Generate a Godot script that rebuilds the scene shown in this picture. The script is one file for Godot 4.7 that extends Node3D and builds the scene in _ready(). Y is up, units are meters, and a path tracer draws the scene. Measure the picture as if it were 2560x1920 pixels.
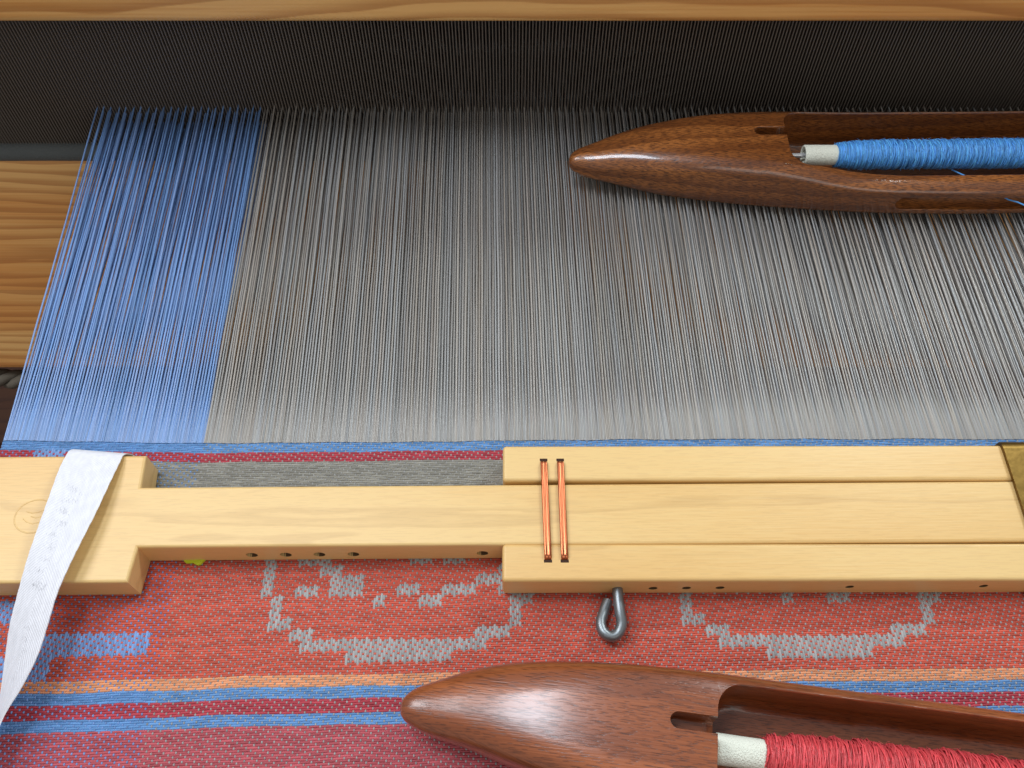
extends Node3D

const CM := 0.01
const END := 0.071      # pitch of the warp ends in the cloth, cm
const SPREAD := 0.052  # pitch of the stretched ends, cm
const PICK := 0.068     # pitch of the weft picks, cm
const FELL := -14.34    # where weaving has got to
const REED_Z := -30.8
const BLUE_EDGE := -10.62
var rng := RandomNumberGenerator.new()
var waver := noise(404)


# ---------------------------------------------------------------- mesh collector (positions given in cm)
class Mb:
	var v := PackedVector3Array()
	var n := PackedVector3Array()
	var uv := PackedVector2Array()
	var c := PackedColorArray()
	var i := PackedInt32Array()
	var tint := Color.WHITE

	func tri(a: int, b: int, d: int) -> void:
		i.append(a); i.append(b); i.append(d)

	# rows of points; smooth inside the grid, sharp where two rows or columns coincide
	func grid(rows: Array, flip := false, uvs: Array = []) -> void:
		var at := v.size()
		var nr := rows.size()
		var nc: int = rows[0].size()
		var acc := PackedVector3Array()
		acc.resize(nr * nc)
		for r in nr:
			for k in nc:
				v.append(rows[r][k])
				uv.append(uvs[r][k] if uvs else Vector2(float(k) / (nc - 1), float(r) / (nr - 1)))
				c.append(tint)
		for r in nr - 1:
			for k in nc - 1:
				var a := r * nc + k
				var b := a + 1
				var d := a + nc
				var e := d + 1
				for t in ([[a, d, b], [b, d, e]] if flip else [[a, b, d], [b, e, d]]):
					var pa: Vector3 = v[at + t[0]]
					var q: Vector3 = (v[at + t[2]] - pa).cross(v[at + t[1]] - pa)
					if q.length_squared() < 1e-18:
						continue
					acc[t[0]] += q; acc[t[1]] += q; acc[t[2]] += q
					tri(at + t[0], at + t[1], at + t[2])
		# a closed grid: the first and the last column are the same points
		for r in nr:
			if nc > 3 and v[at + r * nc].distance_squared_to(v[at + r * nc + nc - 1]) < 1e-12:
				var s := acc[r * nc] + acc[r * nc + nc - 1]
				acc[r * nc] = s; acc[r * nc + nc - 1] = s
		for k in acc.size():
			n.append(acc[k].normalized() if acc[k].length_squared() > 0.0 else Vector3.UP)

	func fan(center: Vector3, ring: PackedVector3Array, flip := false) -> void:
		var nn := Vector3.ZERO
		for k in ring.size() - 1:
			nn += (ring[k + 1] - center).cross(ring[k] - center)
		if flip:
			nn = -nn
		var at := v.size()
		v.append(center); n.append(nn.normalized()); uv.append(Vector2(0.5, 0.5)); c.append(tint)
		for p in ring:
			v.append(p); n.append(nn.normalized()); uv.append(Vector2.ZERO); c.append(tint)
		for k in ring.size() - 1:
			if flip:
				tri(at, at + 2 + k, at + 1 + k)
			else:
				tri(at, at + 1 + k, at + 2 + k)

	# a box with rounded edges; holes: [x, y, radius] drilled into the +z face, depth in cm
	func rbox(center: Vector3, size: Vector3, bev: float, segs := 3, holes: Array = [], depth := 1.0) -> void:
		var h := size * 0.5
		var lines := []
		for ax in 3:
			var l := PackedFloat32Array()
			for k in segs + 1:
				l.append(-h[ax] + bev * k / segs)
			for k in segs + 1:
				l.append(h[ax] - bev + bev * k / segs)
			lines.append(l)
		for ax in 3:
			var a := (ax + 1) % 3
			var b := (ax + 2) % 3
			for side in [-1.0, 1.0]:
				var la: PackedFloat32Array = lines[a]
				var lb: PackedFloat32Array = lines[b]
				var at := v.size()
				for p in la:
					for q in lb:
						var s := Vector3.ZERO
						s[ax] = side * h[ax]; s[a] = p; s[b] = q
						var inner := s.clamp(-h + Vector3.ONE * bev, h - Vector3.ONE * bev)
						var d := (s - inner).normalized()
						v.append(center + inner + d * bev); n.append(d)
						uv.append(Vector2(p, q)); c.append(tint)
				var nb := lb.size()
				for x in la.size() - 1:
					for y in nb - 1:
						if ax == 2 and side > 0 and holes and x == segs and y == segs:
							continue
						var q0 := at + x * nb + y
						if side > 0:
							tri(q0, q0 + 1, q0 + nb); tri(q0 + 1, q0 + nb + 1, q0 + nb)
						else:
							tri(q0, q0 + nb, q0 + 1); tri(q0 + 1, q0 + nb, q0 + nb + 1)
		if holes:
			drilled(center.x - h.x + bev, center.x + h.x - bev, center.y - h.y + bev, center.y + h.y - bev, center.z + h.z, holes, depth)

	# a board cut to an outline (x, z) with softened edges; the holes go into one of its upright sides
	func slab(o: Array, y0: float, y1: float, bev: float, hole_edge: int, holes: Array) -> void:
		var m := o.size()
		var inset := PackedVector2Array()
		for k in m:
			var a: Vector2 = (o[k] - o[(k + m - 1) % m]).normalized()
			var b: Vector2 = (o[(k + 1) % m] - o[k]).normalized()
			var na := Vector2(-a.y, a.x)
			var nb := Vector2(-b.y, b.x)
			inset.append(o[k] + (na + nb) * bev / (1.0 + na.dot(nb)))
		for k in m:
			var k2 := (k + 1) % m
			var rows := []
			for s in 9:
				var out: float
				var yy: float
				if s < 4:
					var t := PI / 2 * s / 3.0
					out = sin(t); yy = y1 - bev + bev * cos(t)
				elif s == 4:
					continue
				else:
					var t := PI / 2 * (8 - s) / 3.0
					out = sin(t); yy = y0 + bev - bev * cos(t)
				var p: Vector2 = inset[k].lerp(o[k], out)
				var q: Vector2 = inset[k2].lerp(o[k2], out)
				rows.append(PackedVector3Array([Vector3(p.x, yy, p.y), Vector3(q.x, yy, q.y)]))
			if k == hole_edge and holes:
				grid(rows.slice(0, 4)); grid(rows.slice(4, 8))
			else:
				grid(rows.slice(0, 4)); grid([rows[3], rows[4]]); grid(rows.slice(4, 8))
		for side in 2:
			var yy := y1 if side == 0 else y0
			var at := v.size()
			for p in inset:
				v.append(Vector3(p.x, yy, p.y)); n.append(Vector3.UP if side == 0 else Vector3.DOWN); uv.append(p); c.append(tint)
			var t := Geometry2D.triangulate_polygon(inset)
			for k in range(0, t.size(), 3):
				var pa := inset[t[k]]
				var cr := (inset[t[k + 1]] - pa).cross(inset[t[k + 2]] - pa)
				# seen from above x is right and z is down: clockwise on screen is cross > 0
				if (cr > 0) == (side == 0):
					tri(at + t[k], at + t[k + 1], at + t[k + 2])
				else:
					tri(at + t[k], at + t[k + 2], at + t[k + 1])
		if holes:
			var e0: Vector2 = o[hole_edge]
			var e1: Vector2 = o[(hole_edge + 1) % m]
			drilled(minf(e0.x, e1.x), maxf(e0.x, e1.x), y0 + bev, y1 - bev, e0.y, holes, 1.3)

	func drilled(x0: float, x1: float, ya: float, yb: float, z: float, holes: Array, depth: float) -> void:
		var at_x := x0
		for o in holes:
			var r: float = o[2]
			var hw := r * 1.6
			_front(at_x, o[0] - hw, ya, yb, z)
			var sq := PackedVector3Array()
			var ci := PackedVector3Array()
			var deep := PackedVector3Array()
			for k in 21:
				var t := TAU * k / 20.0 + PI / 4
				var d := Vector2(cos(t), sin(t))
				var e := d / maxf(absf(d.x), absf(d.y))
				sq.append(Vector3(o[0] + e.x * hw, (ya + yb) / 2 + e.y * (yb - ya) / 2, z))
				ci.append(Vector3(o[0] + d.x * r, o[1] + d.y * r, z))
				deep.append(Vector3(o[0] + d.x * r, o[1] + d.y * r, z - depth))
			grid([sq, ci], true)
			grid([ci, deep], true)
			fan(Vector3(o[0], o[1], z - depth), deep, true)
			at_x = o[0] + hw
		_front(at_x, x1, ya, yb, z)

	func _front(x0: float, x1: float, y0: float, y1: float, z: float) -> void:
		grid([PackedVector3Array([Vector3(x0, y1, z), Vector3(x1, y1, z)]), PackedVector3Array([Vector3(x0, y0, z), Vector3(x1, y0, z)])])

	func tube(path: PackedVector3Array, radii, sides := 8, capped := true) -> void:
		var rows := []
		var up := Vector3.UP
		for k in path.size():
			var d := (path[mini(k + 1, path.size() - 1)] - path[maxi(k - 1, 0)]).normalized()
			if absf(d.dot(up)) > 0.98:
				up = Vector3.RIGHT if absf(d.x) < 0.9 else Vector3.BACK
			var s := d.cross(up).normalized()
			up = s.cross(d).normalized()
			var r: float = radii if radii is float else radii[k]
			var ring := PackedVector3Array()
			for j in sides + 1:
				var t := TAU * j / sides
				ring.append(path[k] + (s * cos(t) + up * sin(t)) * r)
			rows.append(ring)
		grid(rows)
		if capped:
			fan(path[0], rows[0], true)
			fan(path[path.size() - 1], rows[rows.size() - 1])

	func mesh() -> ArrayMesh:
		# outward: a closed shape has a positive volume
		var vol := 0.0
		var mid := Vector3.ZERO
		for p in v:
			mid += p / v.size()
		for k in range(0, i.size(), 3):
			vol += (v[i[k]] - mid).dot((v[i[k + 2]] - mid).cross(v[i[k + 1]] - mid))
		if vol < 0:
			for k in range(0, i.size(), 3):
				var t := i[k]
				i[k] = i[k + 1]; i[k + 1] = t
			for k in n.size():
				n[k] = -n[k]
		var s := PackedVector3Array()
		s.resize(v.size())
		for k in v.size():
			s[k] = v[k] * 0.01
		var a := []
		a.resize(Mesh.ARRAY_MAX)
		a[Mesh.ARRAY_VERTEX] = s
		a[Mesh.ARRAY_NORMAL] = n
		a[Mesh.ARRAY_TEX_UV] = uv
		a[Mesh.ARRAY_COLOR] = c
		a[Mesh.ARRAY_INDEX] = i
		var m := ArrayMesh.new()
		m.add_surface_from_arrays(Mesh.PRIMITIVE_TRIANGLES, a)
		return m


func thing(called: String, label: String, category: String, at := Vector3.ZERO, turn := 0.0, group := "") -> Node3D:
	var o := Node3D.new()
	o.name = called
	o.position = at * CM
	o.rotation_degrees.y = turn
	o.set_meta("label", label)
	o.set_meta("category", category)
	if group:
		o.set_meta("group", group)
	add_child(o, true)
	return o


func numbered(parent: Node, called: String) -> String:
	if not parent.has_node(called):
		return called
	var k := 1
	while parent.has_node("%s_%03d" % [called, k]):
		k += 1
	return "%s_%03d" % [called, k]


func part(called: String, mb: Mb, m: Material, parent: Node, kind := "", label := "") -> MeshInstance3D:
	var o := MeshInstance3D.new()
	o.name = numbered(parent, called)
	o.mesh = mb.mesh()
	o.material_override = m
	if kind:
		o.set_meta("kind", kind)
	if label:
		o.set_meta("label", label)
	parent.add_child(o, true)
	return o


func mat(color: Color, rough := 0.6, metal := 0.0) -> StandardMaterial3D:
	var m := StandardMaterial3D.new()
	m.albedo_color = color
	m.roughness = rough
	m.metallic = metal
	m.vertex_color_use_as_albedo = false
	return m


func curve(t: Array, x: float) -> float:
	if x <= t[0][0]:
		return t[0][1]
	for k in range(1, t.size()):
		if x <= t[k][0]:
			var f: float = (x - t[k - 1][0]) / (t[k][0] - t[k - 1][0])
			return lerpf(t[k - 1][1], t[k][1], f)
	return t[t.size() - 1][1]


func noise(seed_: int, octaves := 1) -> FastNoiseLite:
	var f := FastNoiseLite.new()
	f.seed = seed_
	f.frequency = 1.0
	f.noise_type = FastNoiseLite.TYPE_SIMPLEX
	f.fractal_type = FastNoiseLite.FRACTAL_FBM if octaves > 1 else FastNoiseLite.FRACTAL_NONE
	f.fractal_octaves = octaves
	return f


# ---------------------------------------------------------------- wood: grain runs along u
func wood_image(w: int, h: int, seed_: int, light: Color, mid: Color, dark: Color, o: Dictionary) -> Array:
	var a := noise(seed_)
	var b := noise(seed_ + 1, 2)
	var p := noise(seed_ + 2)
	var im := Image.create(w, h, true, Image.FORMAT_RGB8)
	var bump := Image.create(w, h, true, Image.FORMAT_RGB8)
	var knots: Array = o.get("knots", [])
	var rings: float = o.rings
	var warp: float = o.warp
	for y in h:
		var fy := float(y) / h
		for x in w:
			var fx := float(x) / w
			var q := fy * rings + warp * a.get_noise_2d(fx * o.wave, fy * 1.6) + 0.12 * a.get_noise_2d(fx * 9.0, fy * 20.0)
			for k in knots:
				var dx: float = (fx - k[0]) / k[2]
				var dy: float = (fy - k[1]) / k[3]
				q += k[4] * exp(-dx * dx - dy * dy)
			var f := q - floorf(q)
			var ring := smoothstep(o.edge, 0.93, f) * (1.0 - smoothstep(0.95, 1.0, f))
			var fib := b.get_noise_2d(fx * o.fx, fy * o.fy)
			var col := light.lerp(mid, clampf(0.5 + 0.7 * a.get_noise_2d(fx * 1.5 + 7.0, fy * 2.5) + 0.35 * fib, 0.0, 1.0))
			col = col.lerp(dark, clampf(ring * o.strength, 0.0, 1.0))
			var pore := 0.0
			if o.pores > 0.0:
				pore = smoothstep(o.pore_at, o.pore_at + 0.25, p.get_noise_2d(fx * o.px, fy * o.py)) * o.pores
				col = col.lerp(Color(dark.r * 0.6, dark.g * 0.55, dark.b * 0.55), clampf(pore, 0.0, 1.0))
			im.set_pixel(x, y, col)
			var g := clampf(0.6 + 0.2 * fib - 0.5 * pore - 0.15 * ring, 0.0, 1.0)
			bump.set_pixel(x, y, Color(g, g, g))
	im.generate_mipmaps()
	bump.bump_map_to_normal_map(o.get("bump", 2.0))
	bump.generate_mipmaps()
	return [ImageTexture.create_from_image(im), ImageTexture.create_from_image(bump)]


func wood_material(tex: Array, scale_: Vector3, offset: Vector3, rough: float, normal := 0.3) -> StandardMaterial3D:
	var m := StandardMaterial3D.new()
	m.albedo_texture = tex[0]
	m.roughness = rough
	m.uv1_triplanar = true
	m.uv1_triplanar_sharpness = 6.0
	m.uv1_scale = scale_
	m.uv1_offset = offset
	if normal > 0.0:
		m.normal_enabled = true
		m.normal_texture = tex[1]
		m.normal_scale = normal
	return m


# ---------------------------------------------------------------- weave
const LOW_BOW := [[-17.6, 0.44], [-13.75, 0.38], [-6.94, 0.2], [1.3, 0.08], [15.4, 0.0]]
const FELL_BOW := [[-17.6, 0.04], [-10.66, 0.17], [-5.8, 0.13], [5.84, 0.0], [17.75, 0.0]]
# [first w, colour of the weft, linear]
const BLUE_WEFT := Color(0.13, 0.285, 0.55)
const CRIMSON := Color(0.43, 0.055, 0.075)
const ORANGE_RED := Color(0.56, 0.105, 0.068)
const ORANGE := Color(0.75, 0.33, 0.17)
const ROSE := Color(0.45, 0.092, 0.11)
const GREY_WEFT := Color(0.28, 0.27, 0.235)


func weft_color(w: float) -> Color:
	if w < -13.96: return BLUE_WEFT
	if w < -13.62: return CRIMSON
	if w < -11.2: return GREY_WEFT
	if w < -6.52: return ORANGE_RED
	if w < -6.17: return ORANGE
	if w < -5.81: return BLUE_WEFT
	if w < -5.45: return CRIMSON
	if w < -5.08: return BLUE_WEFT
	return ROSE


func bow(x: float, w: float) -> float:
	var t := clampf((w - FELL) / (-6.5 - FELL), 0.0, 1.15)
	return lerpf(curve(FELL_BOW, x), curve(LOW_BOW, x), t) + 0.022 * waver.get_noise_2d(x * 0.35, w * 0.8)


# pattern, where the warp lies on top, in units of five ends by five picks: column from, column to, row from, row to
const UNIT := 0.355
const COL0 := -7.88
const MOTIF := [
	[0, 0, 7, 12], [1, 1, 4, 6], [2, 2, 4, 4], [3, 4, 3, 3], [4, 4, 2, 2], [5, 7, 2, 2], [8, 16, 1, 2], [17, 19, 2, 2], [19, 21, 3, 3], [22, 22, 4, 6], [23, 23, 6, 6], [24, 24, 7, 7],
	[21, 22, 7, 7], [19, 21, 8, 8], [21, 21, 8, 9], [16, 18, 7, 7], [14, 15, 6, 6], [12, 13, 7, 7], [10, 10, 6, 6], [13, 14, 10, 11], [16, 17, 10, 11],
	[3, 5, 10, 11], [5, 5, 9, 9], [6, 6, 7, 9], [7, 8, 7, 8], [3, 4, 7, 7],
]
const SIDE_BLOCKS := [[-28, -19, 5, 6], [-19, -10, 2, 3], [-28, -18, 0, 1], [-24, -22, 18, 21]]


func warp_face(x: float, w: float) -> bool:
	var col := floori((x - COL0) / UNIT + 0.001)
	var row := floori((-6.52 - w) / PICK / 5.0)
	for b in SIDE_BLOCKS:
		if col >= b[0] and col <= b[1] and row >= b[2] and row <= b[3]:
			return true
	if col < 0 or row > 13:
		return false
	var c := col % 36
	for b in MOTIF:
		if c >= b[0] and c <= b[1] and row >= b[2] and row <= b[3]:
			return true
	return false


func warp_color(x: float) -> Color:
	return Color(0.19, 0.315, 0.58) if x < BLUE_EDGE else Color(0.305, 0.292, 0.275)


func float_mesh() -> Mesh:
	# a length of yarn that rises out of the cloth and dips back: 1 long in x, 1 wide in z, 1 high
	var mb := Mb.new()
	var rows := []
	for r in 8:
		var t := -0.5 + r / 7.0
		var rise := 1.0 - pow(absf(2.0 * t), 3.5) * 1.05
		var wide := 0.5 * (1.0 - 0.35 * pow(absf(2.0 * t), 4.0))
		var row := PackedVector3Array()
		for k in 6:
			var a := PI * k / 5.0
			row.append(Vector3(t, rise * sin(a) - 0.25, -cos(a) * wide) * 100.0)
		rows.append(row)
	mb.grid(rows, true)
	var m := mb.mesh()
	return m


func yarn_floats(called: String, list: Array, colors: PackedColorArray, mesh_: Mesh, m: Material, parent: Node) -> void:
	var mm := MultiMesh.new()
	mm.transform_format = MultiMesh.TRANSFORM_3D
	mm.use_colors = true
	mm.mesh = mesh_
	mm.instance_count = list.size()
	for k in list.size():
		mm.set_instance_transform(k, list[k])
		mm.set_instance_color(k, colors[k])
	var o := MultiMeshInstance3D.new()
	o.name = called
	o.multimesh = mm
	o.material_override = m
	o.set_meta("kind", "stuff")
	parent.add_child(o, true)


func build_cloth() -> void:
	var cloth := thing("woven_cloth", "red and blue striped damask cloth with grey block pattern under the wooden temple", "cloth")
	var x0 := COL0 - 28 * UNIT
	var n_ends := 540
	var n_picks := 176
	var ups := []
	for j in n_picks:
		var w := FELL + (j + 0.5) * PICK
		var row := PackedByteArray()
		row.resize(n_ends)
		for e in n_ends:
			var x := x0 + (e + 0.5) * END
			var dot := posmod(e - 2 * j, 5) == 0
			var face := warp_face(x, w)
			row[e] = 1 if (dot if face else not dot) else 0
			if x < -17.62:
				row[e] = 2
		ups.append(row)
	var weft := []
	var weft_c := PackedColorArray()
	var warp := []
	var warp_c := PackedColorArray()
	for j in n_picks:
		var w := FELL + (j + 0.5) * PICK
		var base := weft_color(w)
		var pick_tone := rng.randf_range(0.88, 1.1)
		var e := 0
		while e < n_ends:
			if ups[j][e] != 1:
				e += 1
				continue
			var s := e
			while e < n_ends and ups[j][e] == 1:
				e += 1
			var xa := x0 + s * END
			var xb := x0 + e * END
			var xm := (xa + xb) / 2
			var za := w + bow(xa, w)
			var zb := w + bow(xb, w)
			var ln := (xb - xa) + END * 0.75
			var d := Vector3(xb - xa, rng.randf_range(-0.004, 0.004), zb - za).normalized()
			var t := Transform3D(Basis(d * ln, Vector3.UP * rng.randf_range(0.030, 0.042), d.cross(Vector3.UP).normalized() * PICK * rng.randf_range(0.92, 1.12)), Vector3(xm, 0.004, (za + zb) / 2 + rng.randf_range(-0.008, 0.008)))
			weft.append(t.scaled(Vector3.ONE * CM))
			var k := pick_tone * rng.randf_range(0.82, 1.15)
			weft_c.append(Color(base.r * k, base.g * k, base.b * k))
	for e in n_ends:
		var x := x0 + (e + 0.5) * END
		var base := warp_color(x)
		if x > BLUE_EDGE:
			base = Color(0.35, 0.35, 0.345)
		var j := 0
		while j < n_picks:
			if ups[j][e] >= 1:
				j += 1
				continue
			var s := j
			while j < n_picks and ups[j][e] == 0:
				j += 1
			var wa := FELL + s * PICK
			var wb := FELL + j * PICK
			var wm := (wa + wb) / 2
			var ln := (wb - wa) + PICK * (0.2 if j - s == 1 else 0.75)
			var d := Vector3(rng.randf_range(-0.05, 0.05), 0, 1).normalized()
			var single := j - s == 1
			var t := Transform3D(Basis(d * ln, Vector3.UP * (0.042 if single else rng.randf_range(0.042, 0.056)), d.cross(Vector3.UP).normalized() * END * (0.78 if single else rng.randf_range(1.2, 1.45))), Vector3(x, 0.006, wm + bow(x, wm)))
			warp.append(t.scaled(Vector3.ONE * CM))
			var k := rng.randf_range(0.82, 1.15)
			warp_c.append(Color(base.r * k, base.g * k, base.b * k))
	var unit := float_mesh()
	var m := mat(Color.WHITE, 0.62)
	m.vertex_color_use_as_albedo = true
	m.metallic_specular = 0.35
	yarn_floats("weft_yarn", weft, weft_c, unit, m, cloth)
	yarn_floats("warp_yarn", warp, warp_c, unit, m, cloth)
	# the web under the floats
	var mb := Mb.new()
	var xs := [-17.6, -14.0, -10.6, -6.9, -3.0, 1.3, 6.0, 15.4, 20.7]
	for j in n_picks:
		var w := FELL + j * PICK
		mb.tint = weft_color(w + 0.5 * PICK)
		var rows := []
		for pt in [[w, -0.006], [w + PICK, -0.006], [w + PICK, -0.05], [w, -0.05]]:
			var row := PackedVector3Array()
			for x in xs:
				row.append(Vector3(x, pt[1], pt[0] + bow(x, pt[0])))
			rows.append(row)
		mb.grid([rows[0], rows[1]])
		mb.grid([rows[2], rows[3]])
	part("ground_weave", mb, m, cloth)


# fell x -> reed x
const WARP_MAP := [[-17.62, -18.38], [-10.68, -11.07], [-0.99, -1.28], [15.61, 15.15], [18.5, 18.03], [21.0, 20.6], [27.0, 26.6]]


func build_warp() -> void:
	var o := thing("warp", "stretched warp of blue and grey threads between reed and woven edge", "warp")
	var m := mat(Color.WHITE, 0.3)
	m.vertex_color_use_as_albedo = true
	m.metallic_specular = 0.55
	var blue := Mb.new()
	var grey := Mb.new()
	var e := 0
	var x := -17.58
	var drift := noise(5)
	while x < 25.5:
		var layer := e % 2
		var tuft := layer == 0 and (e / 2) % 3 == 0
		var y_reed := 0.0
		if layer == 1:
			y_reed = -0.62 + rng.randf_range(-0.04, 0.04) - (0.12 if (e / 2) % 4 == 1 else 0.0)
		elif tuft:
			y_reed = 0.26 + rng.randf_range(-0.04, 0.04)
		else:
			y_reed = rng.randf_range(-0.07, 0.05)
		var xr := curve(WARP_MAP, x)
		# the ends of one dent lie close together at the reed
		xr += rng.randf_range(-0.004, 0.004)
		var mb := blue if x < BLUE_EDGE else grey
		var k := rng.randf_range(0.78, 1.14)
		var base := warp_color(x)
		var shade := rng.randf_range(-0.02, 0.02)
		mb.tint = Color((base.r + shade) * k, base.g * k, (base.b - shade) * k)
		var path := PackedVector3Array()
		var z1 := FELL + bow(x, FELL) + 0.05
		var wob := rng.randf_range(-0.007, 0.007)
		for s in 11:
			var t := s / 10.0
			var lift := pow(t, 1.15)
			path.append(Vector3(lerpf(x, xr, t) + wob * sin(t * PI) + 0.012 * drift.get_noise_2d(x * 2.0, t * 3.0), lerpf(0.01, y_reed, lift) + 0.01 * sin(t * 9.0 + e), lerpf(z1, REED_Z, t)))
		var y_back := y_reed + (1.4 if layer == 0 else -1.2)
		path.append(Vector3(xr, y_reed + (y_back - y_reed) * 0.3, REED_Z - 4.0))
		path.append(Vector3(xr, y_back, REED_Z - 14.0))
		mb.tube(path, 0.0365 * rng.randf_range(0.94, 1.06), 6, false)
		if layer == 1:
			# its partner in the lowest shed
			for s in path.size():
				var t := clampf(s / 10.0, 0.0, 1.0)
				path[s] += Vector3(SPREAD * 0.85, -0.36 * t - 0.02, 0.0)
			mb.tube(path, 0.036, 6, false)
		x += SPREAD * rng.randf_range(0.975, 1.025)
		e += 1
	part("blue_threads", blue, m, o, "stuff")
	part("grey_threads", grey, m, o, "stuff")
	# loose fibres that stand off the yarn
	var fuzz := Mb.new()
	for k in 1100:
		var fx := rng.randf_range(-17.6, 20.0)
		var t := rng.randf_range(0.02, 0.95)
		var p := Vector3(lerpf(fx, curve(WARP_MAP, fx), t), 0.03 + (0.0 if t < 0.9 else 0.1), lerpf(FELL, REED_Z, t))
		var base := warp_color(fx)
		fuzz.tint = Color(base.r * 1.2, base.g * 1.2, base.b * 1.15)
		var d := Vector3(rng.randf_range(-1, 1), rng.randf_range(0.1, 0.6), rng.randf_range(-1, 1)) * 0.11
		var bend := Vector3(rng.randf_range(-1, 1), 0.3, rng.randf_range(-1, 1)) * 0.04
		fuzz.tube(PackedVector3Array([p, p + d * 0.5 + bend, p + d]), 0.0045, 3, false)
	part("stray_fibres", fuzz, m, o, "stuff")


func build_reed_and_beater(pine: Array) -> void:
	var reed := thing("reed", "steel reed of fine upright dents behind the warp", "reed", Vector3(0, 0, REED_Z))
	var mb := Mb.new()
	var x := -29.0
	while x < 29.0:
		var h0 := -2.0
		var h1 := 6.6
		var a := 0.02
		var lean := rng.randf_range(-0.006, 0.006)
		var rows := []
		for q in [[-a, -0.15], [a, -0.15], [a, 0.15], [-a, 0.15], [-a, -0.15]]:
			rows.append(q)
		for s in 4:
			var p = rows[s]
			var q = rows[s + 1]
			mb.grid([PackedVector3Array([Vector3(x + p[0], h0, p[1]), Vector3(x + q[0], h0, q[1])]), PackedVector3Array([Vector3(x + p[0] + lean, h1, p[1]), Vector3(x + q[0] + lean, h1, q[1])])])
		x += 0.135
	part("dents", mb, mat(Color(0.46, 0.42, 0.385), 0.5, 0.15), reed, "stuff")
	var rail := Mb.new()
	var path := PackedVector3Array()
	for k in 30:
		path.append(Vector3(-30 + 60.0 * k / 29.0, -2.28 + rng.randf_range(-0.012, 0.012), 0.12))
	rail.tube(path, 0.47, 16)
	var rm := mat(Color(0.36, 0.38, 0.38), 0.75)
	rm.normal_enabled = true
	rm.normal_texture = soft_bump(11, 0.09)
	rm.normal_scale = 0.5
	rm.uv1_triplanar = true
	rm.uv1_scale = Vector3(40, 40, 40)
	part("bottom_rail", rail, rm, reed)

	var beater := thing("beater", "pine beater bar along the top with wide lower board behind the warp", "loom beater", Vector3(0, 0, REED_Z))
	var top := Mb.new()
	top.rbox(Vector3(0, 8.30, 0.55), Vector3(64, 5.2, 2.6), 0.45, 4)
	part("top_bar", top, wood_material(pine, Vector3(1.5, 5.0, 5.0), Vector3(0.5, 0.43, 0.2), 0.42), beater)
	var low := Mb.new()
	low.rbox(Vector3.ZERO, Vector3(64, 12.4, 2.2), 0.35, 4)
	var lb := part("lower_board", low, wood_material(pine, Vector3(1.5, 10.0, 10.0), Vector3(0.5, 0.1, 0.5), 0.5), beater)
	lb.position = Vector3(0, -8.55, 1.6) * CM
	lb.rotation_degrees.x = -20.0
	var slot := Mb.new()
	slot.rbox(Vector3(0, 6.2, -1.4), Vector3(64, 3.0, 1.0), 0.1, 2)
	part("back_batten", slot, wood_material(pine, Vector3(2.3, 9.0, 9.0), Vector3(0.5, 0.2, 0.7), 0.5), beater)


func soft_bump(seed_: int, freq: float) -> NoiseTexture2D:
	var t := NoiseTexture2D.new()
	t.width = 256
	t.height = 256
	t.seamless = true
	t.as_normal_map = true
	t.bump_strength = 6.0
	var f := noise(seed_, 3)
	f.frequency = freq
	t.noise = f
	return t


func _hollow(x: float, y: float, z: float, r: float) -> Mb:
	# wall of a drilled hole, open to the front: end grain plus painted shade
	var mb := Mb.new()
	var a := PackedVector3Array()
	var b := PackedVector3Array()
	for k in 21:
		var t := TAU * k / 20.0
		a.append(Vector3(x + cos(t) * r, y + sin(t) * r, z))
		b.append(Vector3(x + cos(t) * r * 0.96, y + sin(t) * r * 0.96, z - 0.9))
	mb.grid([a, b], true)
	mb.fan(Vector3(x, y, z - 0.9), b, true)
	return mb


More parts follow.
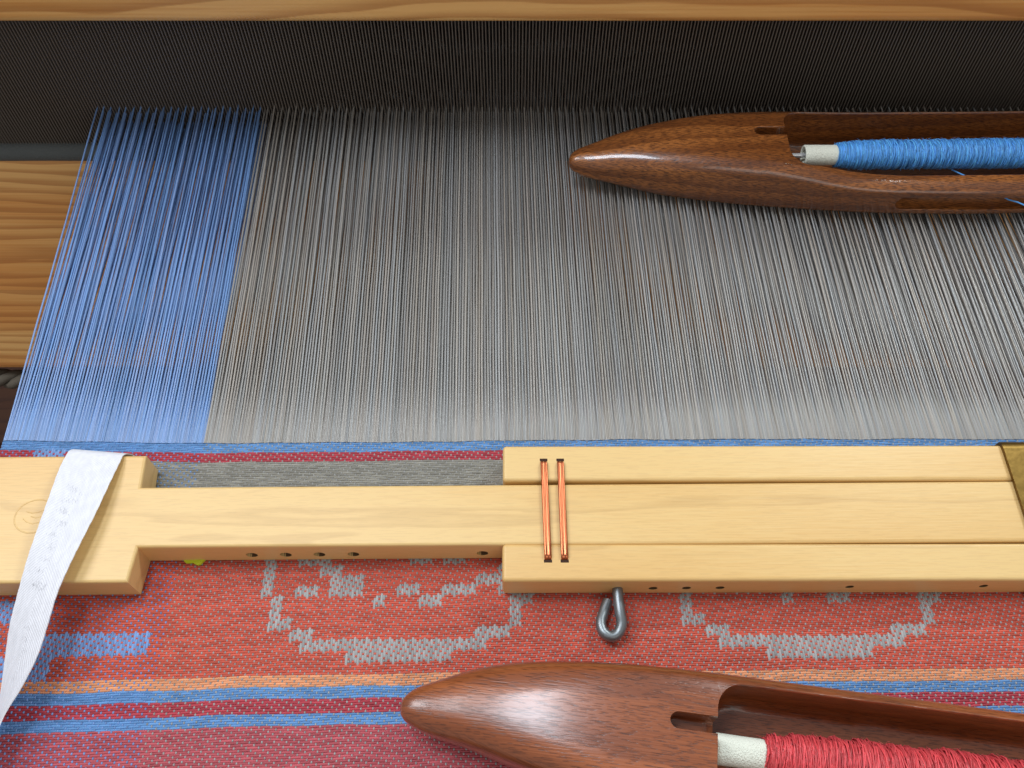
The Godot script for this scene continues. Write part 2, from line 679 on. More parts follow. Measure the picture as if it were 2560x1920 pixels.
func build_temple(birch: Array) -> void:
	var t := thing("temple", "pale wooden weaving temple with copper staples and brass slide lying across the cloth", "weaving temple")
	var y := 0.645
	var th := 1.23
	var sc := Vector3(2.0, 9.0, 9.0)
	# long tongue with its wide glued head; holes on the side that faces the weaver
	var mb := Mb.new()
	mb.slab([Vector2(-34.0, -2.16), Vector2(-5.95, -2.16), Vector2(-5.88, -1.02), Vector2(25.0, -1.02), Vector2(25.0, 1.02), Vector2(-5.55, 1.02), Vector2(-5.62, 2.12), Vector2(-34.0, 2.12)], -th / 2, th / 2, 0.085, 4,
		[[-8.21 + 6.0, -0.11, 0.185], [-7.14 + 6.0, -0.11, 0.185], [-6.08 + 6.0, -0.11, 0.185], [-5.01 + 6.0, -0.11, 0.185], [-0.94 + 6.0, -0.11, 0.185]])
	var tongue := part("tongue_board", mb, wood_material(birch, sc, Vector3(0.35, 0.31, 0.2), 0.42, 0.15), t)
	tongue.position = Vector3(-6.0, y, -10.93) * CM
	tongue.rotation_degrees.y = 0.45
	var shade_lining := mat(Color(0.36, 0.26, 0.16), 0.9)  # brown darkened for the shade deep in the holes
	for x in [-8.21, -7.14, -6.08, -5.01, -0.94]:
		part("pin_hole", _hollow(x, y - 0.11, -9.905 - (x + 6.0) * 0.0079 - 0.012, 0.183), shade_lining, t)
	# stamped mark on the head
	var ring := Mb.new()
	var circle := PackedVector3Array()
	for k in 41:
		var a := TAU * k / 40
		circle.append(Vector3(cos(a) * 0.62, 0, sin(a) * 0.56))
	ring.tube(circle, 0.035, 6, false)
	for s in [[[-0.34, 0.08], [-0.2, 0.2], [0.0, 0.26], [0.2, 0.2], [0.34, 0.06]], [[-0.3, -0.16], [-0.1, -0.1], [0.1, -0.14], [0.28, -0.24]], [[-0.12, 0.0], [0.05, 0.06], [0.2, 0.02]]]:
		var pth := PackedVector3Array()
		for q in s:
			pth.append(Vector3(q[0], 0, q[1]))
		ring.tube(pth, 0.03, 6, false)
	var stamp := part("stamped_mark", ring, wood_material(birch, sc, Vector3(0.52, 0.33, 0.2), 0.45, 0.15), t)
	stamp.position = Vector3(-15.0, y + th / 2 - 0.02, -10.9) * CM
	# two rails that hold the tongue between them
	for s in [[-12.79, 1.27, []], [-9.42, 1.19, [[3.26, -0.1, 0.15], [4.35, -0.1, 0.14], [5.38, -0.08, 0.14], [6.41, -0.06, 0.14], [10.39, 0.0, 0.13], [14.49, 0.05, 0.13]]]]:
		var rb := Mb.new()
		var hs := []
		for h in s[2]:
			hs.append([h[0] - 13.7, h[1], h[2]])
		rb.rbox(Vector3.ZERO, Vector3(28.0, th, s[1]), 0.12, 4, hs)
		var r := part("rail", rb, wood_material(birch, sc, Vector3(0.5, 0.15 if hs else 0.75, 0.6 if hs else 0.4), 0.42, 0.15), t)
		r.position = Vector3(13.7, y + 0.01, s[0]) * CM
		r.rotation_degrees.y = 0.12
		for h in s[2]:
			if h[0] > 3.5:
				part("pin_hole", _hollow(h[0], y + 0.01 + h[1], s[0] + s[1] / 2 - 0.012 - (h[0] - 13.7) * 0.0021, h[2] - 0.003), shade_lining, t)
	# copper staples; thin dark plates paint the shade of the slots at their ends
	var copper := mat(Color(0.74, 0.43, 0.29), 0.3, 1.0)
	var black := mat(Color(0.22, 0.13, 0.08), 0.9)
	for s in [[1.03, 1.10, 0.0], [1.57, 1.61, 0.02]]:
		var w := Mb.new()
		var top := 0.11
		var rows := []
		var prof := [[-0.11, -0.06], [-0.11, 0.02], [-0.085, 0.055], [-0.03, 0.052], [0.0, 0.03], [0.03, 0.052], [0.085, 0.055], [0.11, 0.02], [0.11, -0.06], [-0.11, -0.06]]
		for p in [[-12.79, -0.5], [-12.79, -0.02], [-12.765, 0.06], [-12.70, top], [-11.5, top], [-10.0, top], [-9.60, top], [-9.52, 0.06], [-9.49, -0.02], [-9.49, -0.5]]:
			var f: float = (p[0] + 12.79) / 3.3
			var row := PackedVector3Array()
			var up := 1.0 if p[1] > 0.08 else 0.6
			for q in prof:
				var end: bool = p[1] < 0.0
				var dirz: float = -1.0 if p[0] < -11.0 else 1.0
				if end:
					row.append(Vector3(lerpf(s[0], s[1], f) + q[0], y + th / 2 + p[1], p[0] + dirz * (q[1] + 0.0)))
				else:
					row.append(Vector3(lerpf(s[0], s[1], f) + q[0], y + th / 2 + p[1] + q[1] * up - 0.02, p[0] + dirz * q[1] * (1.0 - up) * 0.8))
			rows.append(row)
		w.grid(rows)
		part("wire_staple", w, copper, t)
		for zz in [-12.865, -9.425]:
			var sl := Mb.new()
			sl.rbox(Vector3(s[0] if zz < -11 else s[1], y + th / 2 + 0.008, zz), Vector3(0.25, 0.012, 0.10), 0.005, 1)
			part("staple_slot_shade", sl, black, t)
	# locking pin: round wire bent to an eye, pushed into a hole of the front rail
	var pin := Mb.new()
	var pts := PackedVector3Array()
	var cur := Curve3D.new()
	var raw := [Vector3(3.26, 0.52, -9.6), Vector3(3.26, 0.52, -8.7), Vector3(3.29, 0.5, -8.1), Vector3(3.33, 0.44, -7.75), Vector3(3.22, 0.38, -7.48), Vector3(3.0, 0.36, -7.38), Vector3(2.78, 0.36, -7.5), Vector3(2.71, 0.33, -7.8), Vector3(2.82, 0.28, -8.15), Vector3(2.97, 0.25, -8.52)]
	for k in raw.size():
		var tan_: Vector3 = (raw[mini(k + 1, raw.size() - 1)] - raw[maxi(k - 1, 0)]) / 6.0
		cur.add_point(raw[k], -tan_, tan_)
	cur.bake_interval = 0.06
	pts = cur.get_baked_points()
	pin.tube(pts, 0.165, 14)
	part("eye_pin", pin, mat(Color(0.52, 0.54, 0.55), 0.4, 0.8), t)
	# brass slide folded round the rails
	var brass := mat(Color(0.47, 0.37, 0.19), 0.42, 1.0)
	brass.normal_enabled = true
	brass.normal_texture = soft_bump(31, 0.05)
	brass.normal_scale = 0.03
	brass.uv1_triplanar = true
	brass.uv1_scale = Vector3(12, 12, 12)
	var sl2 := Mb.new()
	var outer := [[-13.53, 0.03], [-13.55, 0.9], [-13.52, 1.28], [-13.42, 1.39], [-13.2, 1.42], [-8.95, 1.42], [-8.78, 1.39], [-8.68, 1.28], [-8.66, 0.9], [-8.67, 0.03]]
	var rows2 := []
	for q in outer:
		rows2.append(PackedVector3Array([Vector3(16.05, q[1], q[0]), Vector3(16.08, q[1] + 0.0, q[0]), Vector3(22.0, q[1], q[0])]))
	var inner2 := []
	for q in outer:
		var zc: float = -11.1 + (q[0] + 11.1) * 0.957
		inner2.append(PackedVector3Array([Vector3(16.05, minf(q[1], 1.42) - (0.12 if q[1] > 0.1 else 0.0), zc), Vector3(22.0, q[1] - (0.12 if q[1] > 0.1 else 0.0), zc)]))
	sl2.grid(rows2)
	sl2.grid(inner2, true)
	var lip := []
	for k in outer.size():
		lip.append(PackedVector3Array([inner2[k][0], rows2[k][0]]))
	sl2.grid(lip)
	part("brass_slide", sl2, brass, t)


# ---------------------------------------------------------------- boat shuttle, tip at the origin, s along +x, back side towards -z
const BACK_W := [[0, 0], [0.015, 0.13], [0.05, 0.23], [0.2, 0.43], [0.45, 0.62], [1.1, 0.93], [1.73, 1.22], [2.5, 1.47], [3.27, 1.63], [4.3, 1.75], [5.6, 1.85], [6.9, 1.91], [9.4, 1.95], [15, 1.96]]
const FRONT_W := [[0, 0], [0.015, 0.12], [0.05, 0.21], [0.2, 0.37], [0.8, 0.62], [2.0, 0.82], [3.3, 1.12], [5, 1.42], [7, 1.72], [9, 1.97], [12, 2.26], [15, 2.38], [16.5, 2.4]]
const TOP_H := [[0, 1.15], [0.015, 1.26], [0.05, 1.36], [0.2, 1.50], [0.6, 1.63], [1.2, 1.73], [2, 1.89], [3, 2.05], [4, 2.18], [5, 2.27], [6, 2.32], [8.5, 2.34], [10.5, 2.28], [12.5, 2.24], [16.5, 2.22]]
const BOT_H := [[0, 1.15], [0.015, 1.04], [0.05, 0.94], [0.2, 0.78], [0.6, 0.58], [1.2, 0.44], [2, 0.24], [3, 0.09], [4, 0.0], [15, 0]]
const LONG := 33.0
const AXIS_H := 1.38


func smooth_curve(t: Array, x: float) -> float:
	# Catmull-Rom through the table
	if x <= t[0][0]:
		return t[0][1]
	for k in range(1, t.size()):
		if x <= t[k][0]:
			var a: float = t[maxi(k - 2, 0)][1]
			var b: float = t[k - 1][1]
			var c: float = t[k][1]
			var d: float = t[mini(k + 1, t.size() - 1)][1]
			var h: float = t[k][0] - t[k - 1][0]
			var m0: float = (c - a) / maxf(t[k][0] - t[maxi(k - 2, 0)][0], 1e-5) * h
			var m1: float = (d - b) / maxf(t[mini(k + 1, t.size() - 1)][0] - t[k - 1][0], 1e-5) * h
			var f: float = (x - t[k - 1][0]) / h
			var f2 := f * f
			var f3 := f2 * f
			return (2 * f3 - 3 * f2 + 1) * b + (f3 - 2 * f2 + f) * m0 + (-2 * f3 + 3 * f2) * c + (f3 - f2) * m1
	return t[t.size() - 1][1]


func shuttle_body() -> Mb:
	var mb := Mb.new()
	var cav0 := 8.62
	var slot0 := 7.36
	var ss := []
	for s in [0.0, 0.015, 0.05, 0.1, 0.18, 0.3, 0.45, 0.65, 0.9, 1.2, 1.6, 2.0, 2.5, 3.0, 3.5, 4.0, 4.5, 5.0, 5.5, 6.0, 6.5, 7.0, 7.3]:
		ss.append([s, 0])
	for k in 7:
		ss.append([slot0 + 0.24 * (1.0 - cos(PI / 2 * k / 6.0)), 1])
	ss.append([8.0, 1]); ss.append([8.3, 1]); ss.append([cav0, 1])
	for k in 13:
		ss.append([cav0 + 0.75 * (1.0 - cos(PI / 2 * k / 12.0)), 2])
	for s in [9.8, 10.2, 10.7, 11.2, 11.8, 12.4, 12.84, 12.88, 12.93, 13.0, 13.1, 13.25, 13.8, 14.6, 15.5, 16.5]:
		ss.append([s, 2])
	var full := ss.duplicate()
	for k in range(ss.size() - 2, -1, -1):
		full.append([LONG - ss[k][0], ss[k][1]])
	var rows := []
	for q in full:
		var s: float = minf(q[0], LONG - q[0])
		var wb := smooth_curve(BACK_W, s)
		var wf := smooth_curve(FRONT_W, s)
		var top := smooth_curve(TOP_H, s)
		var bot := smooth_curve(BOT_H, s)
		var nn := lerpf(2.1, 4.6, smoothstep(0.5, 7.5, s))
		var vb := 0.0
		var vf := 0.0
		var floor_h := top
		if q[1] == 1:
			var f := clampf((s - slot0) / 0.24, 0.0, 1.0)
			var half := 0.235 * sqrt(maxf(1.0 - (1.0 - f) * (1.0 - f), 0.0))
			vb = 0.42 + half
			vf = 0.42 - half
			floor_h = top - 0.75
		elif q[1] == 2:
			var f := clampf((s - cav0) / 0.75, 0.0, 1.0)
			var rnd := sqrt(maxf(1.0 - (1.0 - f) * (1.0 - f), 0.0))
			vb = lerpf(0.86, 1.60, rnd) + 0.03 * smoothstep(9.5, 15.0, s)
			vf = -lerpf(0.62, 1.30, rnd) - 0.28 * smoothstep(9.2, 13.5, s)
			floor_h = 0.35
		var row := PackedVector3Array()
		var mid := (top + bot) / 2
		var hh := (top - bot) / 2
		# outside, from the back rim down round the bottom up to the front rim
		var pts := []
		for k in 33:
			var a := PI / 2 - TAU * k / 32.0   # 90 degrees at the top, then towards the back side
			var ca := cos(a)
			var sa := sin(a)
			var w := wb if ca >= 0 else wf
			# the bottom is flatter than the top
			var e := 2.0 / (nn if sa >= 0 else nn * 1.15)
			pts.append([signf(ca) * pow(absf(ca), e) * w, mid + signf(sa) * pow(absf(sa), e) * hh])
		# top line: from the front rim over the opening to the back rim
		var outside := []
		for p in pts:
			outside.append(p)
		# replace the top span by points that stop at the opening
		var edge_b := vb
		var edge_f := vf
		var first := []
		var last := []
		for k in 17:
			first.append(outside[k])
		for k in range(16, 33):
			last.append(outside[k])
		var ob := []
		for p in first:
			ob.append(p if p[0] >= edge_b or p[1] < mid else [edge_b, top_at(edge_b, wb, mid, hh, nn)])
		var of := []
		for p in last:
			of.append(p if p[0] <= edge_f or p[1] < mid else [edge_f, top_at(-edge_f, wf, mid, hh, nn) if edge_f < 0.0 else top_at(edge_f, wb, mid, hh, nn)])
		if q[1] == 0:
			ob = first
			of = last
		for p in ob:
			row.append(Vector3(q[0], p[1], -p[0]))
		# front side, from the bottom up, with the yarn slot cut in between
		var hc := 1.0
		var ex := 2.0 / nn
		var sl := clampf((s - 12.86) / 0.34, 0.0, 1.0)
		var hs := 0.34 * sqrt(maxf(1.0 - (1.0 - sl) * (1.0 - sl), 0.0)) if s > 12.86 else 0.0
		var cut := hs > 0.0
		if not cut:
			hs = minf(0.02 if s > 12.5 else 0.2, hh * 0.3)
		var hc_ := hc if hh > 0.8 else mid
		var lo := clampf((hc_ - hs - 0.03 - mid) / maxf(hh, 1e-4), -0.97, 0.97)
		var hi := clampf((hc_ + hs + 0.03 - mid) / maxf(hh, 1e-4), -0.97, 0.97)
		var a_lo := asin(signf(lo) * pow(absf(lo), 1.0 / ex))
		var a_hi := asin(signf(hi) * pow(absf(hi), 1.0 / ex))
		var front := []
		for k in range(1, 8):
			var a := lerpf(-PI / 2, a_lo, k / 7.0)
			front.append([-pow(maxf(cos(a), 0.0), ex) * wf, mid + signf(sin(a)) * pow(absf(sin(a)), ex) * hh])
		var fl0: Array = front[6]
		var ha := mid + hi * hh
		var fh0 := [-pow(maxf(cos(a_hi), 0.0), ex) * wf, ha]
		var deep := 0.70 if cut else 0.0
		var soft := 0.03 if cut else 0.0
		front.append([lerpf(fl0[0], fh0[0], 0.2) + soft, lerpf(fl0[1], ha, 0.2) if not cut else fl0[1] + 0.03])
		front.append([lerpf(fl0[0], fh0[0], 0.4) + deep, lerpf(fl0[1], ha, 0.4) if not cut else fl0[1] + 0.03])
		front.append([lerpf(fl0[0], fh0[0], 0.6) + deep, lerpf(fl0[1], ha, 0.6) if not cut else ha - 0.03])
		front.append([lerpf(fl0[0], fh0[0], 0.8) + soft, lerpf(fl0[1], ha, 0.8) if not cut else ha - 0.03])
		for k in 10:
			var a := lerpf(a_hi, PI / 2, k / 9.0)
			var p := [-pow(maxf(cos(a), 0.0), ex) * wf, mid + signf(sin(a)) * pow(absf(sin(a)), ex) * hh]
			if q[1] > 0 and p[0] > edge_f and p[1] > mid:
				p = [edge_f, top_at(-edge_f, wf, mid, hh, nn) if edge_f < 0.0 else top_at(edge_f, wb, mid, hh, nn)]
			if q[1] == 1 and k == 9:
				p = [edge_f, top_at(edge_f, wb, mid, hh, nn)]
			front.append(p)
		of = front
		for k in of.size():
			row.append(Vector3(q[0], of[k][1], -of[k][0]))
		# inside: soft rim, wall, floor, wall, soft rim
		var rim_f: Array = of[of.size() - 1]
		var rim_b: Array = ob[0]
		var r := 0.06 if q[1] > 0 else 0.0
		var fl_f := floor_h
		var fh := minf(floor_h, rim_f[1])
		var cov := minf(0.45, (rim_f[1] - fh) * 0.5) if q[1] == 2 else minf(0.12, maxf((rim_f[1] - fh) * 0.3, 0.0))
		var width := vb - vf
		cov = minf(cov, width * 0.4)
		if q[1] == 0:
			cov = 0.0
		var inside := [[vf + r * 0.3, rim_f[1] - r * 0.3], [vf + r * 0.5, rim_f[1] - r], [vf + r * 0.5, rim_f[1] - r], [vf + r * 0.5, fh + cov], [vf + cov * 0.3, fh + cov * 0.3], [vf + cov, fh], [vb - cov, fh], [vb - cov * 0.3, fh + cov * 0.3], [vb - r * 0.5, fh + cov], [vb - r * 0.5, rim_b[1] - r], [vb - r * 0.5, rim_b[1] - r], [vb - r * 0.3, rim_b[1] - r * 0.3], [rim_b[0], rim_b[1]]]
		for p in inside:
			if q[1] == 0:
				row.append(Vector3(q[0], top, 0.0))
			else:
				row.append(Vector3(q[0], p[1], -clampf(p[0], vf, vb)))
		# the front wall is lower along the hollow
		var drop := 0.42 * smoothstep(7.6, 12.0, s)
		for k in row.size():
			var p := row[k]
			var f := smoothstep(-0.2, 1.3, p.z) * clampf((p.y - 1.3) / 0.9, 0.0, 1.0)
			row[k] = Vector3(p.x, p.y - drop * f, p.z)
		rows.append(row)
	# split the rows where the slot and the hollow begin, so that their ends stand upright
	var runs := [[rows[0]]]
	for k in range(1, rows.size()):
		if full[k][1] != full[k - 1][1]:
			runs[runs.size() - 1].append(rows[k])
			runs.append([rows[k]])
			continue
		runs[runs.size() - 1].append(rows[k])
	for r in runs:
		if r.size() > 1:
			mb.grid(r)
	return mb


func top_at(v: float, w: float, mid: float, hh: float, nn: float) -> float:
	var f := clampf(v / maxf(w, 1e-4), 0.0, 1.0)
	return mid + hh * pow(maxf(1.0 - pow(f, nn), 0.0), 1.0 / nn)


func build_shuttle(label: String, at: Vector3, turn: float, body_mesh: Mesh, m: Material) -> Node3D:
	var t := thing("boat_shuttle", label, "shuttle", at, turn, "boat shuttles lying on the loom")
	t.name = numbered_top("boat_shuttle")
	var b := MeshInstance3D.new()
	b.name = "body"
	b.mesh = body_mesh
	b.material_override = m
	t.add_child(b, true)
	var sp := Mb.new()
	sp.tube(PackedVector3Array([Vector3(8.3, AXIS_H, 0), Vector3(24.8, AXIS_H, 0)]), 0.10, 12)
	part("spindle", sp, mat(Color(0.82, 0.83, 0.84), 0.3, 0.5), t)
	return t


func numbered_top(called: String) -> String:
	return called if not has_node(called) else called


func bobbin(label: String, at: Vector3, turn: float, quill0: float, color: Color, hair: float, fat: Array, mess: float, paper: Material, free_end: bool) -> void:
	var t := thing("bobbin", label, "bobbin", at, turn, "yarn bobbins in the shuttles")
	var q := Mb.new()
	var rows := []
	var tube0 := quill0
	var prof := [[tube0 + 0.25, 0.24], [tube0 + 0.03, 0.26], [tube0, 0.33], [tube0, 0.38], [tube0 + 0.04, 0.415], [tube0 + 0.4, 0.41], [tube0 + 0.9, 0.405], [tube0 + 2.0, 0.40], [22.4, 0.36], [22.4, 0.25]]
	for p in prof:
		var ring := PackedVector3Array()
		for k in 25:
			var a := TAU * k / 24
			ring.append(Vector3(p[0], AXIS_H + cos(a) * p[1], sin(a) * p[1]))
		rows.append(ring)
	q.grid(rows)
	part("paper_quill", q, paper, t)
	var y := Mb.new()
	var n := noise(int(quill0 * 100) + 3)
	var radius := func(s: float) -> float:
		return curve(fat, s) + mess * n.get_noise_2d(s * 1.3, 0.0) * 0.5
	var m := mat(Color.WHITE, 0.42)
	m.vertex_color_use_as_albedo = true
	m.metallic_specular = 0.5
	var s0: float = fat[0][0]
	var s1 := 22.0
	# core
	y.tint = Color(color.r * 0.7, color.g * 0.7, color.b * 0.7)
	rows = []
	var s := s0
	while s <= s1:
		var ring := PackedVector3Array()
		var r: float = radius.call(s) - 0.045
		for k in 21:
			var a := TAU * k / 20
			ring.append(Vector3(s, AXIS_H + cos(a) * r, sin(a) * r))
		rows.append(ring)
		s += 0.15
	y.grid(rows)
	# turns that cross one another
	for pass_ in 24:
		var k := rng.randf_range(0.6, 1.35)
		y.tint = Color(color.r * k, color.g * k, color.b * k)
		var dir := 1.0 if pass_ % 2 == 0 else -1.0
		var pitch := rng.randf_range(0.22, 0.55)
		var ph := rng.randf() * TAU
		var path := PackedVector3Array()
		var pos := s0 + rng.randf_range(0.0, 0.12)
		var lift := rng.randf_range(-0.045, 0.012)
		var step := 18
		var c := 0
		while pos < s1:
			var a := ph + dir * TAU * c / step
			var local := pitch * (0.55 + 0.45 * smoothstep(s0, s0 + 3.0, pos))
			var r: float = radius.call(pos) + lift + hair * n.get_noise_2d(pos * 9.0, pass_ * 7.0 + c * 0.4)
			path.append(Vector3(pos, AXIS_H + cos(a) * r, sin(a) * r))
			pos += local / step
			c += 1
		y.tube(path, 0.025, 4, false)
	# stray hairs
	for k in 260:
		var p := rng.randf_range(s0, s1)
		var a := rng.randf() * TAU
		var r: float = radius.call(p)
		var b := Vector3(p, AXIS_H + cos(a) * r, sin(a) * r)
		var o := Vector3(0, cos(a), sin(a))
		y.tint = color
		y.tube(PackedVector3Array([b, b + o * 0.05 + Vector3(rng.randf_range(-0.08, 0.08), 0, 0), b + o * 0.09 + Vector3(rng.randf_range(-0.15, 0.15), 0, 0)]), 0.006, 3, false)
	part("yarn_winding", y, m, t, "stuff")
	if free_end:
		var e := Mb.new()
		e.tint = color
		var w := smooth_curve(FRONT_W, 14.4)
		e.tube(PackedVector3Array([Vector3(15.6, 0.95, 0.45), Vector3(16.2, 1.0, 1.0), Vector3(16.9, 1.05, 1.75), Vector3(17.3, 1.1, w - 0.1), Vector3(17.6, 1.12, w + 0.05), Vector3(18.4, 0.95, w + 0.4), Vector3(20.0, 0.6, w + 1.0)]), 0.03, 8)
		part("loose_yarn_end", e, m, t)


# ---------------------------------------------------------------- white tape
func tape_texture() -> Array:
	var w := 1024
	var h := 128
	var im := Image.create(w, h, true, Image.FORMAT_RGB8)
	var bump := Image.create(w, h, true, Image.FORMAT_RGB8)
	var n := noise(77, 2)
	for y in h:
		for x in w:
			var fy := float(y) / h
			# herringbone: the slant turns over at the middle
			var slant := absf(fy - 0.5) * 128.0
			var f := fposmod((x * 1.0 - slant * 0.9) / 8.0, 1.0)
			var g := 0.5 + 0.5 * sin(f * TAU)
			var v := 0.945 + 0.025 * n.get_noise_2d(x * 0.02, y * 0.05) - 0.02 * (1.0 - g)
			im.set_pixel(x, y, Color(v * 0.985, v * 0.985, v))
			var b := clampf(0.35 + 0.5 * g, 0, 1)
			bump.set_pixel(x, y, Color(b, b, b))
	# worn print: strokes of faded figures
	for s in [[300, 52, 0.5], [322, 56, 0.55], [345, 50, 0.6], [368, 55, 0.5], [395, 48, 0.5], [420, 50, 0.45], [450, 54, 0.45], [476, 46, 0.5], [505, 52, 0.75], [512, 74, 0.8], [600, 60, 0.3], [626, 64, 0.4], [650, 66, 0.35], [706, 64, 0.45], [790, 60, 0.3], [815, 62, 0.25]]:
		for k in 26:
			var px := clampi(int(s[0] + rng.randfn(0, 4.0)), 1, w - 2)
			var py := clampi(int(s[1] + rng.randfn(0, 9.0)), 1, h - 2)
			for d in rng.randi_range(2, 6):
				var qx := clampi(px + d, 0, w - 1)
				var c := im.get_pixel(qx, py)
				im.set_pixel(qx, py, c.lerp(Color(0.3, 0.3, 0.32), s[2] * rng.randf_range(0.15, 0.55)))
	im.generate_mipmaps()
	bump.bump_map_to_normal_map(3.0)
	bump.generate_mipmaps()
	return [ImageTexture.create_from_image(im), ImageTexture.create_from_image(bump)]


func build_tape() -> void:
	# [left edge, right edge], in cm, from behind the temple to the weaver
	var ed := [
		[Vector3(-14.40, 0.15, -13.56), Vector3(-12.6, 0.15, -13.42)],
		[Vector3(-14.42, 0.85, -13.44), Vector3(-12.64, 0.85, -13.29)],
		[Vector3(-14.44, 1.35, -13.19), Vector3(-12.66, 1.33, -13.03)],
		[Vector3(-14.45, 1.50, -12.89), Vector3(-12.67, 1.47, -12.66)],
		[Vector3(-14.45, 1.66, -12.32), Vector3(-12.74, 1.60, -11.94)],
		[Vector3(-14.44, 1.78, -11.30), Vector3(-12.87, 1.72, -10.86)],
		[Vector3(-14.50, 1.78, -10.23), Vector3(-13.06, 1.78, -9.85)],
		[Vector3(-14.61, 1.65, -9.31), Vector3(-13.22, 1.80, -9.04)],
		[Vector3(-14.76, 1.35, -8.41), Vector3(-13.37, 1.76, -8.21)],
		[Vector3(-14.92, 1.00, -7.61), Vector3(-13.45, 1.66, -7.35)],
		[Vector3(-14.99, 0.65, -6.82), Vector3(-13.56, 1.54, -6.52)],
		[Vector3(-15.00, 0.35, -5.96), Vector3(-13.83, 1.42, -5.65)],
		[Vector3(-14.95, 0.20, -5.08), Vector3(-14.17, 1.30, -4.87)],
		[Vector3(-14.88, 0.12, -3.97), Vector3(-14.34, 1.20, -3.81)],
		[Vector3(-14.9, 0.10, -2.4), Vector3(-14.5, 1.1, -2.3)],
	]
	var cl := Curve3D.new()
	var cr := Curve3D.new()
	for k in ed.size():
		for s in 2:
			var a: Vector3 = ed[maxi(k - 1, 0)][s]
			var b: Vector3 = ed[mini(k + 1, ed.size() - 1)][s]
			(cl if s == 0 else cr).add_point(ed[k][s], (a - b) / 6.0, (b - a) / 6.0)
	var top := []
	var uvs := []
	var bottom := []
	var steps := 90
	var total := cl.get_baked_length()
	for k in steps + 1:
		var t := float(k) / steps * (ed.size() - 1)
		var i := mini(int(t), ed.size() - 2)
		var a := cl.sample(i, t - i)
		var b := cr.sample(i, t - i)
		var wav := 0.006 * sin(k * 2.1)
		var row := PackedVector3Array()
		var low := PackedVector3Array()
		var u := PackedVector2Array()
		var along := (cl.sample(mini(i, ed.size() - 2), minf(t - i + 0.02, 1.0)) - a)
		var nn := along.cross(b - a).normalized()
		if nn.y < 0 and k > 12:
			nn = -nn
		for c in 9:
			var f := c / 8.0
			var p := a.lerp(b, f) + (b - a).normalized() * wav * (1.0 if c == 8 else (-1.0 if c == 0 else 0.0))
			row.append(p)
			low.append(p - nn * 0.03)
			u.append(Vector2(float(k) / steps * 0.9, f))
		top.append(row)
		bottom.append(low)
		uvs.append(u)
	var mb := Mb.new()
	mb.grid(top, true, uvs)
	mb.grid(bottom, false, uvs)
	for c in [0, 8]:
		var strip := []
		for k in steps + 1:
			strip.append(PackedVector3Array([top[k][c], bottom[k][c]]))
		mb.grid(strip, c == 0)
	var tex := tape_texture()
	var m := mat(Color(0.97, 0.97, 0.98), 0.85)
	m.albedo_texture = tex[0]
	m.normal_enabled = true
	m.normal_texture = tex[1]
	m.normal_scale = 0.5
	var o := MeshInstance3D.new()
	o.name = "measuring_tape"
	o.mesh = mb.mesh()
	o.material_override = m
	o.set_meta("label", "white herringbone cotton tape with worn print draped over the temple head")
	o.set_meta("category", "tape")
	add_child(o, true)


func build_small_things() -> void:
	var mb := Mb.new()
	var ring := PackedVector3Array()
	var low := PackedVector3Array()
	for k in 25:
		var a := TAU * k / 24
		var r := 0.36 + 0.05 * cos(a * 5.0) + 0.03 * sin(a * 3.0)
		ring.append(Vector3(cos(a) * r, 0.14 + 0.02 * sin(a * 2.0), sin(a) * r * 0.9))
		low.append(Vector3(cos(a) * r, 0.05, sin(a) * r * 0.9))
	mb.fan(Vector3(0, 0.16, 0), ring)
	mb.grid([ring, low])
	mb.fan(Vector3(0, 0.05, 0), low, true)
	var o := MeshInstance3D.new()
	o.name = "yellow_marker"
	o.mesh = mb.mesh()
	o.material_override = mat(Color(0.78, 0.85, 0.16), 0.6)
	o.position = Vector3(-10.1, 0.0, -10.05) * CM
	o.set_meta("label", "small yellow green scalloped marker peeking out from under the temple")
	o.set_meta("category", "marker")
	add_child(o, true)
	# pale cord seen under the blue selvedge
	var cm_ := mat(Color.WHITE, 0.9)
	cm_.vertex_color_use_as_albedo = true
	var cord := Mb.new()
	for ply in 3:
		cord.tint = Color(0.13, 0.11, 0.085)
		var path := PackedVector3Array()
		for k in 120:
			var t := k / 119.0
			var a := t * 60.0 + ply * TAU / 3
			path.append(Vector3(-38.0 + t * 26.0, -16.0 + 0.9 * sin(t * 5.0) + 0.3 * sin(a), -26.6 + 1.2 * t + 0.3 * cos(a)))
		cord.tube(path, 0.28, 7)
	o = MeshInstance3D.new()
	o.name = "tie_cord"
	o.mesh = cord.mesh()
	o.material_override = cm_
	o.set_meta("label", "pale twisted cord in the shade below the blue warp edge")
	o.set_meta("category", "cord")
	add_child(o, true)


